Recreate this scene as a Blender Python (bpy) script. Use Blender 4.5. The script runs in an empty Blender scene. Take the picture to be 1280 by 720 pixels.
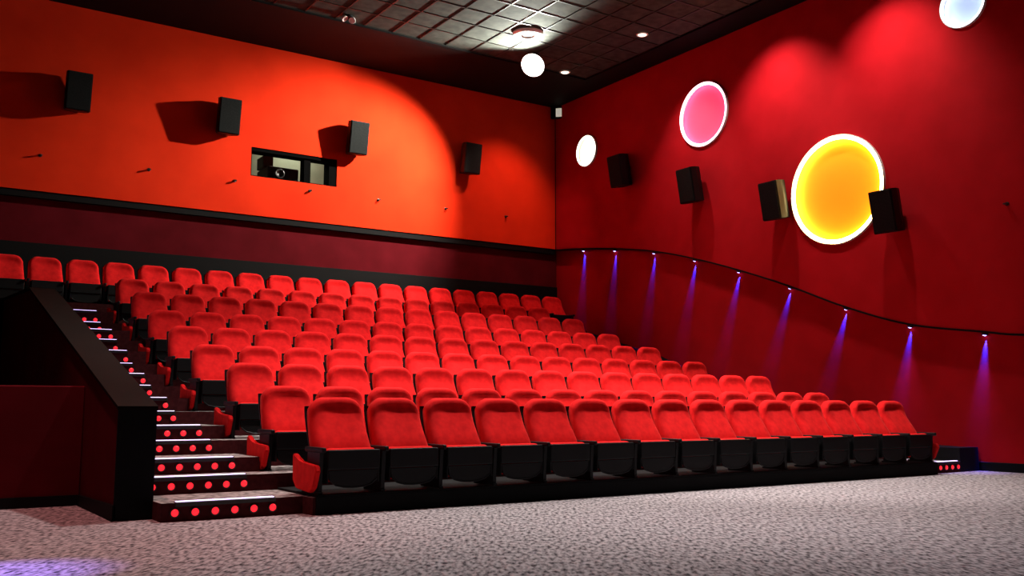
import bpy, bmesh, math, random
from mathutils import Vector, Matrix
random.seed(4)
PI = math.pi
sc = bpy.context.scene
C = sc.collection

# ------------------------------------------------------------------ materials
def mat(name, col, rough=0.6, spec=0.3, metal=0.0, emit=None, strength=0.0, sheen=0.0):
    m = bpy.data.materials.new(name); m.use_nodes = True
    b = m.node_tree.nodes['Principled BSDF']
    b.inputs['Base Color'].default_value = (*col, 1)
    b.inputs['Roughness'].default_value = rough
    b.inputs['Specular IOR Level'].default_value = spec
    b.inputs['Metallic'].default_value = metal
    if emit:
        b.inputs['Emission Color'].default_value = (*emit, 1)
        b.inputs['Emission Strength'].default_value = strength
    if sheen:
        b.inputs['Sheen Weight'].default_value = sheen
        b.inputs['Sheen Roughness'].default_value = 0.4
        b.inputs['Sheen Tint'].default_value = (1.0, 0.25, 0.2, 1)
    return m

def noisy(m, c1, c2, scale, detail=3, lo=0.35, hi=0.65, bump=0.0, bscale=None, stretch=None):
    nt = m.node_tree; b = nt.nodes['Principled BSDF']
    tc = nt.nodes.new('ShaderNodeTexCoord')
    n = nt.nodes.new('ShaderNodeTexNoise'); n.inputs['Scale'].default_value = scale; n.inputs['Detail'].default_value = detail
    r = nt.nodes.new('ShaderNodeValToRGB')
    r.color_ramp.elements[0].position = lo; r.color_ramp.elements[0].color = (*c1, 1)
    r.color_ramp.elements[1].position = hi; r.color_ramp.elements[1].color = (*c2, 1)
    src = tc.outputs['Object']
    if stretch:
        rt = nt.nodes.new('ShaderNodeMapping'); rt.inputs['Rotation'].default_value = (0, 0, stretch[0])
        mp = nt.nodes.new('ShaderNodeMapping'); mp.inputs['Scale'].default_value = (1, stretch[1], 1)
        nt.links.new(src, rt.inputs['Vector']); nt.links.new(rt.outputs['Vector'], mp.inputs['Vector']); src = mp.outputs['Vector']
    nt.links.new(src, n.inputs['Vector']); nt.links.new(n.outputs['Fac'], r.inputs['Fac'])
    nt.links.new(r.outputs['Color'], b.inputs['Base Color'])
    if bump:
        n2 = nt.nodes.new('ShaderNodeTexNoise'); n2.inputs['Scale'].default_value = bscale or scale; n2.inputs['Detail'].default_value = 2
        bp = nt.nodes.new('ShaderNodeBump'); bp.inputs['Strength'].default_value = bump; bp.inputs['Distance'].default_value = 0.01
        nt.links.new(src, n2.inputs['Vector']); nt.links.new(n2.outputs['Fac'], bp.inputs['Height']); nt.links.new(bp.outputs['Normal'], b.inputs['Normal'])
    return m

M = {}
M['velvet'] = noisy(mat('red_velvet', (.7, .012, .013), .88, .06, sheen=.14), (.64, .010, .012), (.78, .015, .016), 14, 3, bump=.15, bscale=180)
M['plastic'] = mat('black_plastic', (.007, .007, .008), .5, .2)
M['black'] = mat('black_paint', (.004, .004, .0045), .7, .12)
M['blackwood'] = noisy(mat('black_laminate', (.02, .012, .008), .75, .08), (.0045, .0018, .0009), (.007, .003, .0016), 3)
M['orange'] = noisy(mat('orange_red_paint', (.8, .035, .008), .85, .08), (.70, .026, .0045), (.80, .033, .006), 1.2, 4, bump=.05, bscale=60)
M['crimson'] = noisy(mat('crimson_paint', (.45, .006, .01), .8, .08), (.42, .005, .010), (.48, .0065, .013), 2.0, 4, bump=.06, bscale=60)
M['maroon'] = noisy(mat('maroon_paint', (.1, .005, .008), .85, .04), (.085, .004, .007), (.11, .0055, .010), 2.0, 4)
M['carpet'] = noisy(mat('grey_fleck_carpet', (.3, .27, .27), .95, .05), (.045, .039, .046), (.44, .40, .415), 34, 5, .33, .60, bump=.35, bscale=90, stretch=(.59, .36))
M['stepcarpet'] = noisy(mat('dark_fleck_carpet', (.2, .18, .18), .95, .05), (.10, .09, .09), (.38, .34, .33), 18, 5, .36, .62, bump=.4, bscale=90)
M['riser'] = noisy(mat('riser_carpet', (.03, .012, .014), .9, .05), (.05, .010, .012), (.08, .016, .018), 20, 4)
M['tile'] = noisy(mat('black_ceiling_tile', (.02, .02, .018), .9, .1), (.040, .041, .036), (.066, .067, .058), 6, 5, bump=.2, bscale=80)
M['tbar'] = mat('dark_grid_bar', (.02, .018, .015), .5, .3)
M['alu'] = mat('brushed_aluminium', (.5, .5, .55), .35, .5, metal=.9)
M['metal'] = mat('dark_metal', (.05, .05, .05), .4, .5, metal=.7)
M['chrome'] = mat('white_metal', (.75, .75, .72), .3, .5)
M['booth'] = noisy(mat('booth_wall_paint', (.35, .38, .28), .8, .2), (.33, .36, .27), (.4, .42, .32), 3)
M['grille'] = noisy(mat('black_speaker_grille', (.012, .014, .014), .85, .1), (.008, .010, .010), (.016, .018, .018), 60, 2)
M['striplight'] = mat('step_strip_diffuser', (.8, .8, .9), .4, .3, emit=(.66, .50, .95), strength=2.6)
M['redled'] = mat('red_riser_lens', (.5, .02, .02), .3, .3, emit=(1.0, .018, .03), strength=1.4)
M['blueled'] = mat('blue_led_lens', (.3, .3, .8), .3, .3, emit=(.35, .30, 1.0), strength=8.0)
M['lampface'] = mat('lamp_glass', (1, 1, 1), .3, .3, emit=(1.0, 1.0, .95), strength=6.0)
M['warmlens'] = mat('downlight_lens', (1, .9, .8), .3, .3, emit=(1.0, .78, .6), strength=3.0)
M['emerg'] = mat('emergency_lens', (.8, .8, .7), .3, .3, emit=(.8, .8, .65), strength=.45)
def glass():
    m = bpy.data.materials.new('port_glass'); m.use_nodes = True; nt = m.node_tree; nt.nodes.clear()
    o = nt.nodes.new('ShaderNodeOutputMaterial'); mx = nt.nodes.new('ShaderNodeMixShader'); mx.inputs[0].default_value = .05
    t = nt.nodes.new('ShaderNodeBsdfTransparent'); g = nt.nodes.new('ShaderNodeBsdfGlossy'); g.inputs['Roughness'].default_value = .02
    nt.links.new(t.outputs[0], mx.inputs[1]); nt.links.new(g.outputs[0], mx.inputs[2]); nt.links.new(mx.outputs[0], o.inputs[0])
    return m
M['glass'] = glass()
M['soot'] = mat('matt_black', (.002, .002, .002), .9, .03)

# ------------------------------------------------------------------ mesh helpers
def link(name, me, m, parent=None):
    o = bpy.data.objects.new(name, me); C.objects.link(o)
    if m and not me.materials: me.materials.append(m)
    if parent: o.parent = parent
    return o

def fin(name, bm, m, parent=None, smooth=False):
    bmesh.ops.recalc_face_normals(bm, faces=bm.faces)
    me = bpy.data.meshes.new(name); bm.to_mesh(me); bm.free()
    if smooth:
        for p in me.polygons: p.use_smooth = True
    return link(name, me, m, parent)

def box(bm, x0, x1, y0, y1, z0, z1, bev=0.0, seg=2, mtx=None):
    r = bmesh.ops.create_cube(bm, size=1)
    vs = r['verts']
    for v in vs:
        v.co = Vector((x0 + (v.co.x + .5) * (x1 - x0), y0 + (v.co.y + .5) * (y1 - y0), z0 + (v.co.z + .5) * (z1 - z0)))
    if bev:
        es = list({e for v in vs for e in v.link_edges})
        rr = bmesh.ops.bevel(bm, geom=es, offset=bev, segments=seg, profile=.5, affect='EDGES')
        vs = list({v for f in rr['faces'] for v in f.verts} | {v for v in vs if v.is_valid})
    if mtx:
        for v in vs: v.co = mtx @ v.co
    return vs

def prism(bm, pts, axis, a0, a1):
    """pts: 2D polygon; axis 'x' -> pts are (y,z); 'y' -> (x,z); 'z' -> (x,y)."""
    def P(p, a):
        return {'x': (a, p[0], p[1]), 'y': (p[0], a, p[1]), 'z': (p[0], p[1], a)}[axis]
    A = [bm.verts.new(P(p, a0)) for p in pts]; B = [bm.verts.new(P(p, a1)) for p in pts]
    bm.faces.new(A); bm.faces.new(B[::-1])
    n = len(pts)
    for i in range(n): bm.faces.new((A[i], B[i], B[(i + 1) % n], A[(i + 1) % n]))

def lathe(bm, prof, seg=32, mtx=None):
    """revolve (r, h) about +Z."""
    rings = []
    for r, h in prof:
        if r < 1e-6: rings.append([bm.verts.new((0, 0, h))])
        else: rings.append([bm.verts.new((r * math.cos(2 * PI * i / seg), r * math.sin(2 * PI * i / seg), h)) for i in range(seg)])
    for a, b in zip(rings[:-1], rings[1:]):
        for i in range(seg):
            j = (i + 1) % seg
            if len(a) == 1 and len(b) == 1: continue
            if len(a) == 1: bm.faces.new((a[0], b[i], b[j]))
            elif len(b) == 1: bm.faces.new((a[i], a[j], b[0]))
            else: bm.faces.new((a[i], a[j], b[j], b[i]))
    if mtx:
        for rg in rings:
            for v in rg: v.co = mtx @ v.co

def tube(bm, pts, r, seg=8, closed=False):
    n = len(pts); rings = []
    for i, p in enumerate(pts):
        p = Vector(p)
        a = Vector(pts[(i - 1) % n] if (closed or i > 0) else pts[i]); b = Vector(pts[(i + 1) % n] if (closed or i < n - 1) else pts[i])
        d = (b - a).normalized()
        u = d.orthogonal().normalized() if i == 0 else (prev - d * prev.dot(d)).normalized()
        prev = u; w = d.cross(u)
        rings.append([bm.verts.new(p + r * (u * math.cos(2 * PI * k / seg) + w * math.sin(2 * PI * k / seg))) for k in range(seg)])
    for i in range(n if closed else n - 1):
        a, b = rings[i], rings[(i + 1) % n]
        for k in range(seg): bm.faces.new((a[k], a[(k + 1) % seg], b[(k + 1) % seg], b[k]))
    if not closed:
        bm.faces.new(rings[0][::-1]); bm.faces.new(rings[-1])

def tag(o, label, cat=None, group=None, kind=None):
    o['label'] = label
    if cat: o['category'] = cat
    if group: o['group'] = group
    if kind: o['kind'] = kind
    return o

def struct(name, bm, m, label=None, parent=None, smooth=False):
    o = fin(name, bm, m, parent, smooth)
    if parent is None:
        o['kind'] = 'structure'
        if label: o['label'] = label
    return o

def empty(name, label, cat, loc=(0, 0, 0), rot=(0, 0, 0), group=None):
    o = bpy.data.objects.new(name, None); C.objects.link(o)
    o.location = loc; o.rotation_euler = rot; o.empty_display_size = .1
    return tag(o, label, cat, group)

def copy_tree(o, parent=None):
    c = o.copy(); C.objects.link(c)
    if parent: c.parent = parent
    for ch in list(o.children): copy_tree(ch, c)
    return c

def spot(name, loc, target, power, col, size, blend=.5, radius=.05):
    l = bpy.data.lights.new(name, 'SPOT'); l.energy = power; l.color = col
    l.spot_size = math.radians(size); l.spot_blend = blend; l.shadow_soft_size = radius
    o = bpy.data.objects.new(name, l); C.objects.link(o); o.location = loc
    o.rotation_euler = (Vector(target) - Vector(loc)).to_track_quat('-Z', 'Y').to_euler()
    return o

ORD = ['zeroth', 'first', 'second', 'third', 'fourth', 'fifth', 'sixth', 'seventh', 'eighth', 'ninth', 'tenth', 'eleventh',
       'twelfth', 'thirteenth', 'fourteenth', 'fifteenth', 'sixteenth', 'seventeenth', 'eighteenth', 'nineteenth', 'twentieth', 'twenty-first']

# ------------------------------------------------------------------ dimensions
W, R, CE, WB = 18.33, 13.55, 8.18, 4.665      # orange wall plane, right wall plane, ceiling, underside of orange wall
WL, RL = 18.45, 13.66                         # lower (recessed) wall planes
XL = -4.0                                     # left wall
X0, PITCH = 3.641, 0.60
ROWY = [8.387, 9.657, 10.80, 12.24, 13.42, 14.58, 15.72, 16.93, 18.10]
ROWZ = [.15, .30, .58, .865, 1.18, 1.495, 1.875, 2.215, 2.635]
EDGE = [7.95, 8.90, 10.03, 11.45, 12.62, 13.68, 14.75, 15.98, 17.25]
AX0, AX1 = 2.05, 3.25                         # left aisle
BX0, BX1 = 12.45, 13.15                       # right aisle

# ------------------------------------------------------------------ room shell
bm = bmesh.new(); box(bm, XL, RL + .1, -3, WL, -.1, 0)
struct('floor', bm, M['carpet'], 'grey flecked carpet floor in front of the seats')

bm = bmesh.new(); box(bm, XL, RL + .1, -3, WL + .1, CE + .012, CE + .12)
ceil = struct('ceiling', bm, M['tile'], 'dark ceiling of square tiles')
bm = bmesh.new()
x = .9
while x < 12.7:
    box(bm, x - .013, x + .013, -3, 16.3, CE - .002, CE + .012); x += .6
y = -2.9
while y < 16.35:
    box(bm, XL, 12.9, y - .013, y + .013, CE - .002, CE + .012); y += .6
struct('ceiling_grid', bm, M['tbar'], parent=ceil)
bm = bmesh.new(); box(bm, XL, R, 16.3, W, CE - .03, CE + .012); box(bm, 12.9, R, -3, 16.3, CE - .03, CE + .012)
struct('ceiling_border', bm, M['black'], parent=ceil)

# back wall: orange upper wall with the projection opening
PX0, PX1, PZ0, PZ1 = 6.06, 7.89, 5.455, 6.04
bm = bmesh.new()
for a in ((XL, PX0, WB, CE), (PX1, R, WB, CE), (PX0, PX1, WB, PZ0), (PX0, PX1, PZ1, CE)):
    box(bm, a[0], a[1], W, W + .3, a[2], a[3])
struct('wall_back', bm, M['orange'], 'bright orange red upper back wall with four speakers')
bm = bmesh.new(); box(bm, XL, RL, WL, WL + .15, 0, WB)
struct('wall_back_lower', bm, M['maroon'], 'dim maroon lower back wall behind the last row')
bm = bmesh.new(); box(bm, XL, R, W + .02, WL, WB - .12, WB - .001)
struct('trim_1', bm, M['black'], 'black trim under the orange wall')
bm = bmesh.new(); box(bm, XL, RL, WL - .03, WL, 2.635, 3.76, .004, 1)
struct('trim_2', bm, M['black'], 'black wainscot behind the last row of seats')

# right wall: upper wall ends in a curved edge, lower wall recessed
rail = [(18.33, 4.66), (17.323, 4.555), (16.205, 4.405), (14.929, 4.18), (13.735, 3.874), (12.577, 3.511), (11.376, 3.081),
        (10.214, 2.609), (9.038, 2.23), (7.832, 2.035), (7.226, 1.954), (5.5, 1.86), (3.5, 1.85), (-3, 1.85)]
def cr(p0, p1, p2, p3, t):
    return tuple(.5 * (2 * b + (c - a) * t + (2 * a - 5 * b + 4 * c - d) * t * t + (-a + 3 * b - 3 * c + d) * t ** 3) for a, b, c, d in zip(p0, p1, p2, p3))
curve = []
ext = [(19.4, 4.75)] + rail + [(-6, 1.85)]
for i in range(1, len(ext) - 2):
    for k in range(8): curve.append(cr(ext[i - 1], ext[i], ext[i + 1], ext[i + 2], k / 8))
curve.append(rail[-1])
bm = bmesh.new(); prism(bm, curve + [(-3, CE), (18.33, CE)], 'x', R, RL + .05)
wr = struct('wall_right', bm, M['crimson'], 'crimson right wall with round lamps and a curved lower edge')
DISC = [(17.08, 6.80, .36), (13.33, 6.71, .645), (10.26, 4.60, .935), (7.83, 7.03, .36)]
bm = bmesh.new()
for y, z, r in DISC:
    lathe(bm, [(0, -.2), (r, -.2), (r, .099), (0, .099)], 72, Matrix.Translation((R, y, z)) @ Matrix.Rotation(PI / 2, 4, 'Y'))
bmesh.ops.recalc_face_normals(bm, faces=bm.faces)
cme = bpy.data.meshes.new('niche'); bm.to_mesh(cme); bm.free()
cob = bpy.data.objects.new('niche', cme); C.objects.link(cob)
md = wr.modifiers.new('niche', 'BOOLEAN'); md.object = cob; md.solver = 'EXACT'; md.operation = 'DIFFERENCE'
bpy.context.view_layer.update()
nm = bpy.data.meshes.new_from_object(wr.evaluated_get(bpy.context.evaluated_depsgraph_get()))
wr.modifiers.clear(); wr.data = nm
bpy.data.objects.remove(cob)
bm = bmesh.new(); box(bm, RL, RL + .1, -3, WL, 0, 5.0)
struct('wall_right_lower', bm, M['crimson'], 'crimson lower right wall under the curved ledge')
bm = bmesh.new()
lo = [(y, z - .03) for y, z in curve]
for i in range(len(curve) - 1):
    prism(bm, [curve[i], curve[i + 1], lo[i + 1], lo[i]], 'x', R - .02, RL - .001)
bmesh.ops.remove_doubles(bm, verts=bm.verts, dist=1e-5)
struct('trim_3', bm, M['black'], 'black curved ledge strip across the right wall')
bm = bmesh.new(); box(bm, RL - .02, RL, -3, 8.1, 0, .13, .004, 1)
struct('baseboard_right', bm, M['black'], 'black baseboard along the right wall')
bm = bmesh.new(); box(bm, XL - .1, XL, -3, WL, 0, CE)
struct('wall_left', bm, M['maroon'], 'maroon left wall outside the picture')
bm = bmesh.new(); box(bm, R - .012, R, W - .02, W, WB, CE, .002, 1)
struct('trim_4', bm, M['black'], 'black corner strip between orange and crimson walls')

# ------------------------------------------------------------------ tiers and steps
for r in range(9):
    y1 = EDGE[r + 1] if r < 8 else WL - .03
    bm = bmesh.new()
    if r == 0:
        prism(bm, [(AX0, 8.13), (AX1, 8.13), (AX1 + .02, 7.95), (12.42, 7.95), (BX0, 8.05), (BX1, 8.05), (BX1, y1), (AX0, y1)], 'z', 0, ROWZ[0])
    elif r == 8:
        box(bm, XL, RL - .03, EDGE[8], y1, 0, ROWZ[8])
    else:
        box(bm, AX0, BX1, EDGE[r], y1, 0, ROWZ[r])
    o = struct('floor_tier', bm, M['stepcarpet'], 'carpeted tier under the %s row of seats' % ORD[r + 1])
    o.data.materials.append(M['riser'])
    for p in o.data.polygons:
        if abs(p.normal.z) < .5: p.material_index = 1
bm = bmesh.new(); box(bm, AX1 + .045, 12.40, 7.93, 8.88, .1505, .172, .004, 1); box(bm, AX1 + .045, 12.40, 7.925, 7.948, 0, .1505)
struct('trim_6', bm, M['black'], 'black base plate under the front row of seats')
def half(x0, x1, tagname):
    for r in range(8):
        bm = bmesh.new()
        ya = EDGE[r] + .37 if r else 99
        if r == 0: continue
        zt = (ROWZ[r] + ROWZ[r + 1]) / 2
        box(bm, x0, x1, ya, EDGE[r + 1] - .001, ROWZ[r] + .001, zt)
        o = struct('floor_step', bm, M['stepcarpet'], 'carpeted half step of the %s between tiers %d and %d' % (tagname, r + 1, r + 2))
        o.data.materials.append(M['riser'])
        for p in o.data.polygons:
            if abs(p.normal.z) < .5: p.material_index = 1
half(AX0 + .001, AX1, 'left aisle')
half(BX0, BX1 - .001, 'right aisle')
# black stringer beside the right aisle
bm = bmesh.new()
prism(bm, [(8.05, 0), (8.05, .34), (8.35, .34)] + [(EDGE[r], ROWZ[r] + .06) for r in range(1, 8)] + [(17.2, 2.6), (17.2, 0)], 'x', BX1 + .002, RL - .03)
struct('trim_5', bm, M['black'], 'black stringer between right aisle steps and wall')

# balustrade wall of the left aisle and low parapet beside it
bm = bmesh.new()
BP = [(8.42, 0), (8.42, .90), (14.2, 2.47), (17.2, 2.6), (17.2, 0)]
prism(bm, BP, 'x', 1.76, AX0 - .002)
wa = struct('wall_aisle', bm, M['maroon'], 'dark sloping balustrade wall beside the lit aisle steps')
bm = bmesh.new()
up = [(8.40, .90), (14.2, 2.475), (17.2, 2.605)]
prism(bm, up + [(y, z + .03) for y, z in up[::-1]], 'x', 1.74, AX0 + .01)
struct('cap', bm, M['blackwood'], parent=wa)
bm = bmesh.new(); box(bm, 1.745, AX0 + .004, 8.40, 8.419, 0, .90)
struct('end_board', bm, M['black'], parent=wa)
bm = bmesh.new(); prism(bm, [(8.40, 0), (9.93, 0), (9.93, .10), (8.40, .13)], 'x', 1.735, 1.759)
struct('kick_board', bm, M['black'], parent=wa)
bm = bmesh.new(); box(bm, XL, 1.758, 9.95, 10.15, 0, 1.12, .01, 1)
wp = struct('wall_parapet', bm, M['maroon'], 'low dark maroon parapet wall at the left edge')
bm = bmesh.new(); box(bm, XL, 1.734, 9.93, 9.949, 0, .10)
struct('kick_board', bm, M['black'], parent=wp)
bm = bmesh.new(); box(bm, XL, 1.76, 17.2, 17.248, 0, 2.635)
struct('wall_entrance', bm, M['black'], 'black wall under the left end of the back row')

# ------------------------------------------------------------------ cinema seats
def lerp(a, b, t): return a + (b - a) * t
def backrest_bm():
    front = [(-.265, .30), (-.25, .37), (-.222, .44), (-.176, .51), (-.133, .575), (-.098, .635), (-.076, .69), (-.066, .735), (-.062, .775), (-.050, .81), (-.022, .832)]
    top = [(.008, .84)]
    back = [(.034, .832), (.054, .81), (.062, .775), (.06, .72), (.045, .65), (.012, .56), (-.035, .46), (-.085, .36), (-.115, .30)]
    prof = front + top + back
    n = 16; bm = bmesh.new(); cols = []
    for i in range(n + 1):
        s = -1 + 2 * i / n; s = math.copysign(abs(s) ** .75, s) if s else 0
        a = abs(s); col = []
        for j, (y, z) in enumerate(prof):
            zb = .30
            drop = .10 * max(0, (a - .40) / .60) ** 2.8
            zz = zb + (z - zb) * (1 - drop / (.84 - zb))
            # mid-line of thickness at this height
            ym = lerp(-.19, .01, min(1, (z - .30) / .54))
            t = (1 - a ** 6) ** .5 * .5 + .5
            yy = ym + (y - ym) * t
            if j < len(front):
                yy -= .030 * (a ** 2.2) * t
                yy += .026 * math.exp(-((z - .735) / .058) ** 2) * (1 - a ** 2)     # shallow head hollow
                yy += .008 * math.exp(-((z - .665) / .02) ** 2) * (1 - a ** 2)     # sewn seam
            hw = lerp(.281, .256, (z - .30) / .54)
            x = s * hw
            col.append(bm.verts.new((x, yy, zz)))
        cols.append(col)
    m = len(prof)
    for i in range(n):
        for j in range(m):
            k = (j + 1) % m
            bm.faces.new((cols[i][j], cols[i + 1][j], cols[i + 1][k], cols[i][k]))
    bm.faces.new(cols[0]); bm.faces.new(cols[-1][::-1])
    return bm

def seat_proto():
    t = empty('cinema_seat', 'x', 'seat')
    fin('backrest', backrest_bm(), M['velvet'], t, True)
    # moulded shell hugging the back
    bm = bmesh.new()
    pts = [(-.112, .26), (-.08, .355), (-.03, .455), (.018, .56), (.052, .65), (.067, .72), (.07, .76)]
    prism(bm, pts + [(y + .018, z - .004) for y, z in pts[::-1]], 'x', -.262, .262)
    fin('back_shell', bm, M['plastic'], t)
    # tipped-up cushion
    bm = bmesh.new(); box(bm, -.232, .232, -.425, -.315, .10, .390, .035, 4)
    fin('seat_cushion', bm, M['velvet'], t, True)
    bm = bmesh.new()
    box(bm, -.25, .25, -.462, -.427, .205, .378, .010, 2)
    for q in (-1, 1): box(bm, min(q * .25, q * .236), max(q * .25, q * .236), -.45, -.30, .09, .372, .004, 1)
    arc = [(-.235, .20), (-.225, .12), (-.17, .075), (-.09, .055), (0, .05), (.09, .055), (.17, .075), (.225, .12), (.235, .20)]
    prism(bm, arc, 'y', -.448, -.4255)
    tube(bm, [(x, -.447, z) for x, z in arc[1:-1]], .008, 6)
    fin('seat_pan', bm, M['plastic'], t)
    arm(t, -.30)
    return t
def arm(t, x):
    bm = bmesh.new(); box(bm, x - .02, x + .02, -.50, -.09, .358, .402, .012, 2)
    fin('armrest', bm, M['plastic'], t)
    bm = bmesh.new()
    prism(bm, [(-.40, 0), (-.10, 0), (-.08, .04), (-.17, .10), (-.16, .357), (-.44, .357), (-.42, .12), (-.42, .03)], 'x', x - .018, x + .018)
    box(bm, x - .02, x + .02, -.43, -.06, 0, .02)
    fin('side_frame', bm, M['plastic'], t)
def panel(t, s):
    bm = bmesh.new()
    prism(bm, [(-.36, .012), (-.05, .03), (.035, .10), (.045, .33), (.01, .335), (-.05, .29), (-.13, .265), (-.48, .25), (-.50, .20), (-.43, .05)], 'x', s * .331, s * .378)
    bmesh.ops.bevel(bm, geom=bm.edges[:], offset=.008, segments=2, affect='EDGES')
    o = fin('end_panel', bm, M['velvet'], t); o['label'] = 'red padded end panel'
proto = seat_proto()
protoL = copy_tree(proto); panel(protoL, -1)
protoR = copy_tree(proto); arm(protoR, .30); panel(protoR, 1)
used = {}
def place(src, r, k, label):
    key = src.name
    o = copy_tree(src) if key in used else src
    used[key] = 1
    o.location = (X0 + PITCH * k, ROWY[r], ROWZ[r] + (.022 if r == 0 else 0))
    tag(o, label, 'seat', 'red seats of the %s row' % ('front' if r == 0 else 'back' if r == 8 else ORD[r + 1]))
for r in range(9):
    ks = range(-3, 17) if r == 8 else range(15)
    for n, k in enumerate(ks):
        src = protoL if (n == 0) else protoR if n == len(ks) - 1 else proto
        if r == 0: row = 'in the front row'
        elif r == 8: row = 'of the back row'
        else: row = 'in the %s row from the front' % ORD[r + 1]
        if n == 0: lab = 'red cinema seat with padded end panel, leftmost ' + row
        elif n == len(ks) - 1: lab = 'red cinema seat at the right hand end, last ' + row
        else: lab = 'red tip-up cinema seat, %s from the left %s' % (ORD[n + 1], row)
        place(src, r, k, lab)

# ------------------------------------------------------------------ step lights
steps = [(8.13, 0.0, ROWZ[0])]
for r in range(1, 9):
    steps.append((EDGE[r], (ROWZ[r - 1] + ROWZ[r]) / 2 if r > 1 else ROWZ[0], ROWZ[r]))
    if r < 8: steps.append((EDGE[r] + .37, ROWZ[r], (ROWZ[r] + ROWZ[r + 1]) / 2))
def strip_thing(x0, x1, y, z, label, grp):
    t = empty('step_strip_light', label, 'step light', ((x0 + x1) / 2, y, z), group=grp)
    h = (x1 - x0) / 2
    bm = bmesh.new(); prism(bm, [(-.018, -.03), (-.001, -.03), (-.001, .001), (.05, .001), (.05, .006), (-.006, .006), (-.018, .001)], 'x', -h, h)
    fin('channel', bm, M['metal'], t)
    bm = bmesh.new(); box(bm, -h + .01, h - .01, -.004, .046, .0062, .012, .002, 1)
    fin('diffuser', bm, M['striplight'], t)
led = None
def led_thing(x, y, z, label, grp):
    global led
    if led is None:
        led = empty('riser_light', 'x', 'step light')
        mt = Matrix.Rotation(PI / 2, 4, 'X')
        bm = bmesh.new(); lathe(bm, [(.030, 0), (.040, 0), (.040, .008), (.032, .010), (.030, .006), (.030, 0)], 18, mt); fin('bezel', bm, M['metal'], led)
        bm = bmesh.new(); lathe(bm, [(.030, .004), (.026, .014), (.014, .022), (0, .025)], 18, mt); fin('lens', bm, M['redled'], led, True)
        o = led
    else: o = copy_tree(led)
    o.location = (x, y, z); tag(o, label, 'step light', grp)
for i, (y, zl, zt) in enumerate(steps):
    if i == len(steps) - 1: break
    x0 = 2.16 if i == 0 else 2.09
    strip_thing(x0, 3.0, y, zt, 'thin bluish strip light on the edge of the %s step of the left aisle' % ORD[i + 1] if i else 'thin bluish strip light on the lowest step of the left aisle', 'left aisle step strips')
    for j in range(6):
        led_thing(2.16 + .164 * j, y, zl + min(.072, (zt - zl) * .47),
                  'small red riser light, %s from the left on the %s left aisle step' % (ORD[j + 1], ORD[i + 1]), 'left aisle riser lights')
strip_thing(BX0 + .13, BX1 - .05, 8.05, ROWZ[0], 'thin bluish strip light on the lowest step at the right aisle', None)
for q in (13, 14):
    strip_thing(BX0 + .1, BX1 - .05, steps[q][0], steps[q][2], 'thin violet strip light on the %s step of the right aisle' % ORD[q + 1], 'right aisle step strips')
for j in range(5):
    led_thing(BX0 + .06 + .145 * j, 8.05, .075, 'small red riser light, %s from the left on the right aisle lowest step' % ORD[j + 1], 'right aisle riser lights')

# ------------------------------------------------------------------ wall speakers
def speaker(loc, yaw, tilt, label, grp):
    t = empty('wall_speaker', label, 'speaker', loc, (0, 0, yaw), grp)
    rm = Matrix.Translation((0, -.245, 0)) @ Matrix.Rotation(math.radians(tilt), 4, 'X')
    bm = bmesh.new()
    pts = [(-.165, -.17), (.165, -.17), (.205, -.02), (.21, .14), (-.21, .14), (-.205, -.02)]
    # cabinet narrows to the rear: front at -y
    pts = [(-.21, -.15), (.21, -.15), (.21, .0), (.14, .17), (-.14, .17), (-.21, .0)]
    prism(bm, pts, 'z', -.34, .34)
    bmesh.ops.bevel(bm, geom=bm.edges[:], offset=.008, segments=2, affect='EDGES')
    for v in bm.verts: v.co = rm @ v.co
    fin('cabinet', bm, M['plastic'], t)
    bm = bmesh.new(); box(bm, -.195, .195, -.168, -.151, -.325, .325, .006, 2, rm)
    fin('grille', bm, M['grille'], t)
    bm = bmesh.new()
    box(bm, -.06, .06, -.012, -.001, -.12, .12, .003, 1)
    box(bm, -.02, .02, -.10, -.01, -.03, .03, .004, 1)
    fin('bracket', bm, M['metal'], t)
    return t
SB = ['first', 'second', 'third', 'fourth']
for n, (x, z) in enumerate([(2.80, 6.48), (5.49, 6.49), (8.20, 6.49), (10.98, 6.46)]):
    speaker((x, W, z), 0, 9, ['black speaker at the far left of the orange wall', 'black speaker between the leftmost one and the projection window',
        'black speaker just right of the projection window', 'black speaker near the right end of the orange wall'][n], 'speakers on the orange wall')
for n, (y, z) in enumerate([(15.63, 6.0), (13.50, 5.27), (11.40, 4.59), (9.13, 4.01)]):
    speaker((R, y, z), -PI / 2, 10, ['black speaker right of the small white round lamp', 'black speaker below the pink round lamp',
        'black speaker just left of the big orange round lamp', 'black speaker overlapping the right edge of the orange round lamp'][n], 'speakers on the crimson wall')

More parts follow.
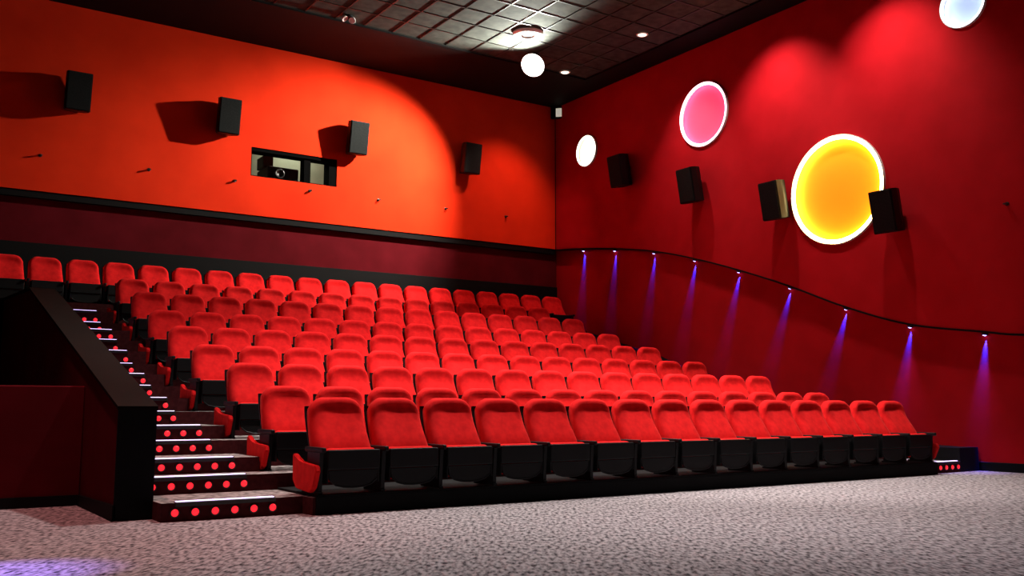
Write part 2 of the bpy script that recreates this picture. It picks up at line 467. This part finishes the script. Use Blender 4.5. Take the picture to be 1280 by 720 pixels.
# ------------------------------------------------------------------ round wall lamps
def lamp_mat(name, col, st, alb):
    return mat(name, alb, .6, .2, emit=col, strength=st)
def disc(y, z, r, lab, cc, cs, ca, rc, rs):
    t = empty('round_wall_lamp', lab, 'wall lamp', (R, y, z), (0, 0, 0), 'round lamps on the crimson wall')
    mt = Matrix.Rotation(-PI / 2, 4, 'Y')     # +Z -> -X, so depth into the wall is negative
    bm = bmesh.new(); lathe(bm, [(r - .006, -.094), (r - .001, -.094), (r - .001, .046), (r + .012, .044), (r + .012, .0005), (r - .0005, .0005)], 72, mt); fin('housing', bm, M['chrome'], t)
    q = r - .008
    bm = bmesh.new(); lathe(bm, [(0, -.088)] + [(q * k / 12, -.088 + .03 * (k / 12) ** 4) for k in range(1, 13)], 72, mt); fin('dish', bm, lamp_mat(lab.split()[0] + '_dish', cc, cs, ca), t, True)
    bm = bmesh.new(); w_ = .055 * r + .012
    lathe(bm, [(q - w_, .028), (q - w_ * .8, .038), (q, .044), (q, .010), (q - w_ * .8, .014), (q - w_, .028)], 72, mt); fin('rim_light', bm, lamp_mat(lab.split()[0] + '_rim', rc, rs, (.9, .9, .9)), t, True)
disc(17.08, 6.80, .36, 'small white round lamp nearest the room corner', (1, .95, .62), 1.2, (.9, .9, .8), (1, 1, .8), 3)
disc(13.33, 6.71, .645, 'pink round lamp with a pale rim high on the crimson wall', (1, .04, .12), .7, (.95, .09, .17), (1, .45, .62), 9)
disc(10.26, 4.60, .935, 'big orange round lamp with a glowing yellow rim', (1, .20, .0), .55, (1, .33, .012), (1, .80, .30), 20.0)
disc(7.83, 7.03, .36, 'pale blue round lamp high up at the top right', (.34, .46, .9), .8, (.5, .6, .9), (.75, .85, 1), 6)

# ------------------------------------------------------------------ blue LEDs under the curved ledge
LED = [(17.323, 4.539), (16.205, 4.405), (14.929, 4.18), (13.735, 3.874), (12.577, 3.511), (11.376, 3.081), (10.214, 2.609), (9.038, 2.23), (7.832, 2.039)]
for n, (y, z) in enumerate(LED):
    i = min(range(len(curve)), key=lambda q: abs(curve[q][0] - y))
    a, b = curve[max(0, i - 2)], curve[min(len(curve) - 1, i + 2)]
    ty, tz = b[0] - a[0], b[1] - a[1]; L = math.hypot(ty, tz); ty, tz = ty / L, tz / L
    ny, nz = (tz, -ty) if -ty < 0 else (-tz, ty)
    if nz > 0: ny, nz = -ny, -nz
    zc = curve[i][1] + (y - curve[i][0]) * (tz / ty)
    side = 'third fourth'
    lab = 'small blue ledge spotlight, %s from the room corner' % ORD[n + 1]
    ang = math.atan2(ny, -nz)
    t = empty('ledge_light', lab, 'spotlight', (RL - .055, y, zc - .03), (ang, 0, 0), 'blue spotlights under the curved ledge')
    bm = bmesh.new(); lathe(bm, [(0, 0), (.045, 0), (.045, -.03), (.036, -.034), (.034, -.02), (0, -.02)], 20); fin('housing', bm, M['metal'], t)
    bm = bmesh.new(); lathe(bm, [(.033, -.021), (.028, -.036), (.014, -.044), (0, -.046)], 20); fin('lens', bm, M['blueled'], t, True)
    p = Vector((RL - .022, y + ny * .052, zc - .03 + nz * .052))
    spot('ledge_spot', p, p + Vector((.12, ny, nz)), 2600.0, (.0010, .022, 1.0), 23, 1.0, .010)
    if n > 6: spot('ledge_down', p + Vector((-.05, 0, -.02)), p + Vector((-.22, .12, -1)), 160, (.30, .20, 1.0), 46, .9, .012)

# ------------------------------------------------------------------ ceiling fixtures
lx, ly, lz = 11.05, 15.68, 8.05
t = empty('flood_lamp', 'glaring white flood lamp on the ceiling near the corner', 'lamp', (lx, ly, CE - .002))
fm = Matrix.Translation((0, 0, -.22)) @ Vector((-.62, -.42, -.60)).to_track_quat('Z', 'Y').to_matrix().to_4x4()
bm = bmesh.new(); lathe(bm, [(0, 0), (.07, 0), (.07, -.03), (.02, -.035), (.02, -.16), (0, -.16)], 16); fin('mount', bm, M['metal'], t)
bm = bmesh.new(); lathe(bm, [(0, -.09), (.09, -.09), (.19, -.03), (.255, .08), (.245, .082), (.18, -.015), (0, -.07)], 32, fm); fin('reflector', bm, M['chrome'], t, True)
bm = bmesh.new(); lathe(bm, [(.242, .078), (.18, .105), (.09, .12), (0, .125)], 32, fm); fin('bulb', bm, M['lampface'], t, True)
t = empty('ceiling_diffuser', 'round white ceiling ring beside the glaring lamp', 'ceiling fixture', (10.31, 14.83, CE - .002))
bm = bmesh.new(); lathe(bm, [(.13, 0), (.30, 0), (.29, -.03), (.20, -.06), (.14, -.05), (.13, 0)], 32); fin('ring', bm, M['chrome'], t, True)
bm = bmesh.new(); lathe(bm, [(0, -.03), (.11, -.03), (.12, -.02), (.12, -.001)], 32); fin('core', bm, M['metal'], t)
def downlight(x, y, label):
    t = empty('downlight', label, 'ceiling light', (x, y, CE - .003), group='small downlights beside the right wall')
    bm = bmesh.new(); lathe(bm, [(.085, 0), (.12, 0), (.12, -.008), (.09, -.012), (.085, 0)], 28); fin('trim_ring', bm, M['chrome'], t)
    bm = bmesh.new(); lathe(bm, [(.084, -.002), (.06, -.02), (0, -.026)], 28); fin('lens', bm, M['warmlens'], t, True)
downlight(12.25, 16.2, 'small warm downlight right beside the glaring lamp')
downlight(12.22, 13.64, 'small warm downlight on the ceiling above the pink lamp')
t = empty('twin_spotlight', 'small dark twin head spotlight on the left of the ceiling', 'ceiling light', (7.05, 16.04, CE - .002))
bm = bmesh.new(); lathe(bm, [(0, 0), (.09, 0), (.09, -.03), (0, -.03)], 20); fin('base', bm, M['black'], t)
for s in (-1, 1):
    bm = bmesh.new(); lathe(bm, [(0, 0), (.05, -.01), (.065, -.07), (.055, -.07), (0, -.04)], 18, Matrix.Translation((s * .1, 0, -.03)) @ Matrix.Rotation(s * .5, 4, 'Y') @ Matrix.Rotation(-.5, 4, 'X'))
    h = fin('lamp_head', bm, M['chrome'], t, True)
t = empty('emergency_light', 'small white emergency light high in the room corner', 'emergency light', (R - .02, W - .12, 8.0), (0, 0, math.radians(-45)))
bm = bmesh.new(); box(bm, -.15, .15, -.10, -.01, -.16, .14, .015, 2); fin('case', bm, M['black'], t)
bm = bmesh.new(); box(bm, -.02, .12, -.118, -.101, -.13, .08, .01, 2); fin('lens', bm, M['emerg'], t)

# wall hooks
hook = None
def place_hook(loc, yaw, label):
    global hook
    if hook is None:
        hook = empty('wall_hook', 'x', 'hook')
        bm = bmesh.new(); lathe(bm, [(0, 0), (.03, 0), (.03, .008), (.012, .012), (.010, .03), (0, .03)], 14, Matrix.Rotation(PI / 2, 4, 'X')); fin('base_plate', bm, M['metal'], hook)
        bm = bmesh.new(); tube(bm, [(.026 * math.cos(a * PI / 8), -.052 + .026 * math.sin(a * PI / 8), 0) for a in range(16)], .009, 6, True); fin('eye_ring', bm, M['metal'], hook, True)
        o = hook
    else: o = copy_tree(hook)
    o.location = loc; o.rotation_euler = (0, 0, yaw); tag(o, label, 'hook', 'eye hooks along the walls')
for n, x in enumerate([2.29, 4.13, 5.743, 7.30, 8.85, 10.50, 12.11]):
    place_hook((x, W, 5.30), 0, 'tiny dark eye hook, %s from the left on the orange wall' % ORD[n + 1])
place_hook((R, 7.35, 3.84), -PI / 2, 'tiny eye hook on the crimson wall at the right edge')

# ------------------------------------------------------------------ projection window and booth
w = bpy.data.objects.new('window_1', None); C.objects.link(w); w['kind'] = 'structure'; w['label'] = 'projection window in the orange wall'
bm = bmesh.new()
box(bm, PX0, PX1, W + .02, W + .30, PZ1 - .07, PZ1); box(bm, PX0, PX1, W + .02, W + .30, PZ0, PZ0 + .02)
box(bm, PX0, PX0 + .02, W + .02, W + .30, PZ0 + .02, PZ1 - .07); box(bm, PX1 - .17, PX1, W + .02, W + .30, PZ0 + .02, PZ1 - .07)
fin('window_frame', bm, M['soot'], w)
bm = bmesh.new(); box(bm, 7.19, 7.33, W + .06, W + .28, PZ0 + .02, PZ1 - .07); fin('mullion', bm, M['soot'], w)
bm = bmesh.new(); box(bm, PX0 + .02, 7.19, W + .16, W + .166, PZ0 + .02, PZ1 - .07); box(bm, 7.33, PX1 - .17, W + .16, W + .166, PZ0 + .02, PZ1 - .07); fin('pane', bm, M['glass'], w)
bm = bmesh.new()
box(bm, 5.2, 9.6, W + 1.8, W + 1.9, 5.0, 7.0); box(bm, 5.2, 9.6, W + .3, W + 1.9, 6.9, 7.0); box(bm, 5.2, 9.6, W + .3, W + 1.9, 5.0, 5.1)
box(bm, 5.1, 5.2, W + .3, W + 1.9, 5, 7); box(bm, 9.6, 9.7, W + .3, W + 1.9, 5, 7)
struct('wall_booth', bm, M['booth'], 'pale green walls of the projection booth')
t = empty('projector', 'black projector seen through the projection window', 'projector', (6.87, W + .75, 5.10))
bm = bmesh.new(); box(bm, -.30, .36, -.3, .4, .33, .73, .03, 2); fin('body', bm, M['plastic'], t)
bm = bmesh.new(); lathe(bm, [(0, 0), (.09, 0), (.10, .16), (.08, .16), (.07, .10), (0, .10)], 24, Matrix.Translation((-.1, -.30, .55)) @ Matrix.Rotation(PI / 2, 4, 'X')); fin('lens', bm, M['metal'], t, True)
bm = bmesh.new(); box(bm, -.28, .3, -.25, .35, 0.001, .33, .01, 1); fin('pedestal', bm, M['black'], t)
bm = bmesh.new(); box(bm, -.34, -.12, -.1, .3, .731, .98, .02, 2); fin('lamp_house', bm, M['plastic'], t)
l = bpy.data.lights.new('booth_lamp', 'AREA'); l.energy = 20; l.size = .8; l.color = (.95, 1, .8)
o = bpy.data.objects.new('booth_lamp', l); C.objects.link(o); o.location = (7.5, W + 1.2, 6.85)

# ------------------------------------------------------------------ lights
# flood lamp raking the orange wall
fp = Vector((lx - .16, ly - .11, CE - .36))
spot('flood_beam', fp, fp + Vector((-.90, .40, -.10)), 480, (1.0, .93, .80), 51, .6, .06)
spot('flood_core', fp, fp + Vector((-.60, .53, -.55)), 3500, (1.0, .93, .80), 81, .8, .06)
spot('flood_spill', (lx - .1, ly - .1, CE - .45), (9.2, 14.6, CE), 1500, (.95, 1, .88), 120, .8, .06)
# ceiling downlights beside the right wall
for y, e, sz in ((13.64, 330, 62), (11.35, 500, 86), (9.05, 480, 86)):
    spot('downlight_beam', (12.2, y, CE - .05), (14.7, y, 3.4), e, (1.0, .85, .75), sz, 1.0, .06)
spot('downlight_beam', (12.2, 16.2, CE - .05), (11.9, 18.3, 4.6), 420, (1.0, .5, .4), 72, .8, .08)  # added reddish beam at the back wall's right corner, standing in for bounced light
# unseen house lights over the seats; narrower fills added to brighten the front floor
for x, y, e, sz in ((4.8, 9.2, 1200, 84), (7.6, 9.0, 2300, 80), (10.2, 9.0, 2000, 58), (8.0, 12.2, 1450, 84), (9.8, 13.2, 900, 74), (4.2, 12.7, 750, 66)):
    spot('house_beam', (x, y, CE - .05), (x, y, 0), e, (1.0, .90, .84), sz, .6, .12)
for x, y, e, c in ((4.2, 4.2, 700, (1.0, .88, .90)), (7.6, 4.6, 430, (1.0, .88, .92)), (10.6, 5.0, 40, (1.0, .86, .94)), (.9, 8.4, 1300, (1.0, .38, .35))):  # last one is reddish, standing in for red light bounced onto the left carpet
    spot('floor_fill', (x, y, CE - .05), (x, y, 0), e, c, 52, .7, .12)
# bluish spot on the carpet at the far left
spot('carpet_spot', (-1.2, 6.0, 2.2), (.55, 6.15, 0), 1100, (.30, .22, 1.0), 24, .8, .03)

wd = bpy.data.worlds.new('dark_hall'); sc.world = wd; wd.use_nodes = True
wd.node_tree.nodes['Background'].inputs[0].default_value = (.6, .45, .45, 1)
wd.node_tree.nodes['Background'].inputs[1].default_value = .012

# ------------------------------------------------------------------ camera
yaw, pit, roll, H, f = .5906, .1220, .0009, .9355, 1201.3
fwd = Vector((math.sin(yaw) * math.cos(pit), math.cos(yaw) * math.cos(pit), math.sin(pit)))
right = Vector((math.cos(yaw), -math.sin(yaw), 0)); upv = right.cross(fwd)
c, s = math.cos(roll), math.sin(roll)
r2 = right * c + upv * s; u2 = upv * c - right * s
cam = bpy.data.cameras.new('camera'); co = bpy.data.objects.new('camera', cam); C.objects.link(co)
mw = Matrix.Identity(4)
for i in range(3): mw[i][0] = r2[i]; mw[i][1] = u2[i]; mw[i][2] = -fwd[i]
mw[2][3] = H
co.matrix_world = mw
cam.sensor_width = 36; cam.lens = f / 1280 * 36; cam.clip_start = .05; cam.clip_end = 100
sc.camera = co
sc.view_settings.view_transform = 'Standard'; sc.view_settings.look = 'None'; sc.view_settings.gamma = 1
sc.view_settings.use_curve_mapping = False; sc.view_settings.exposure = 0
sc.cycles.max_bounces = 6
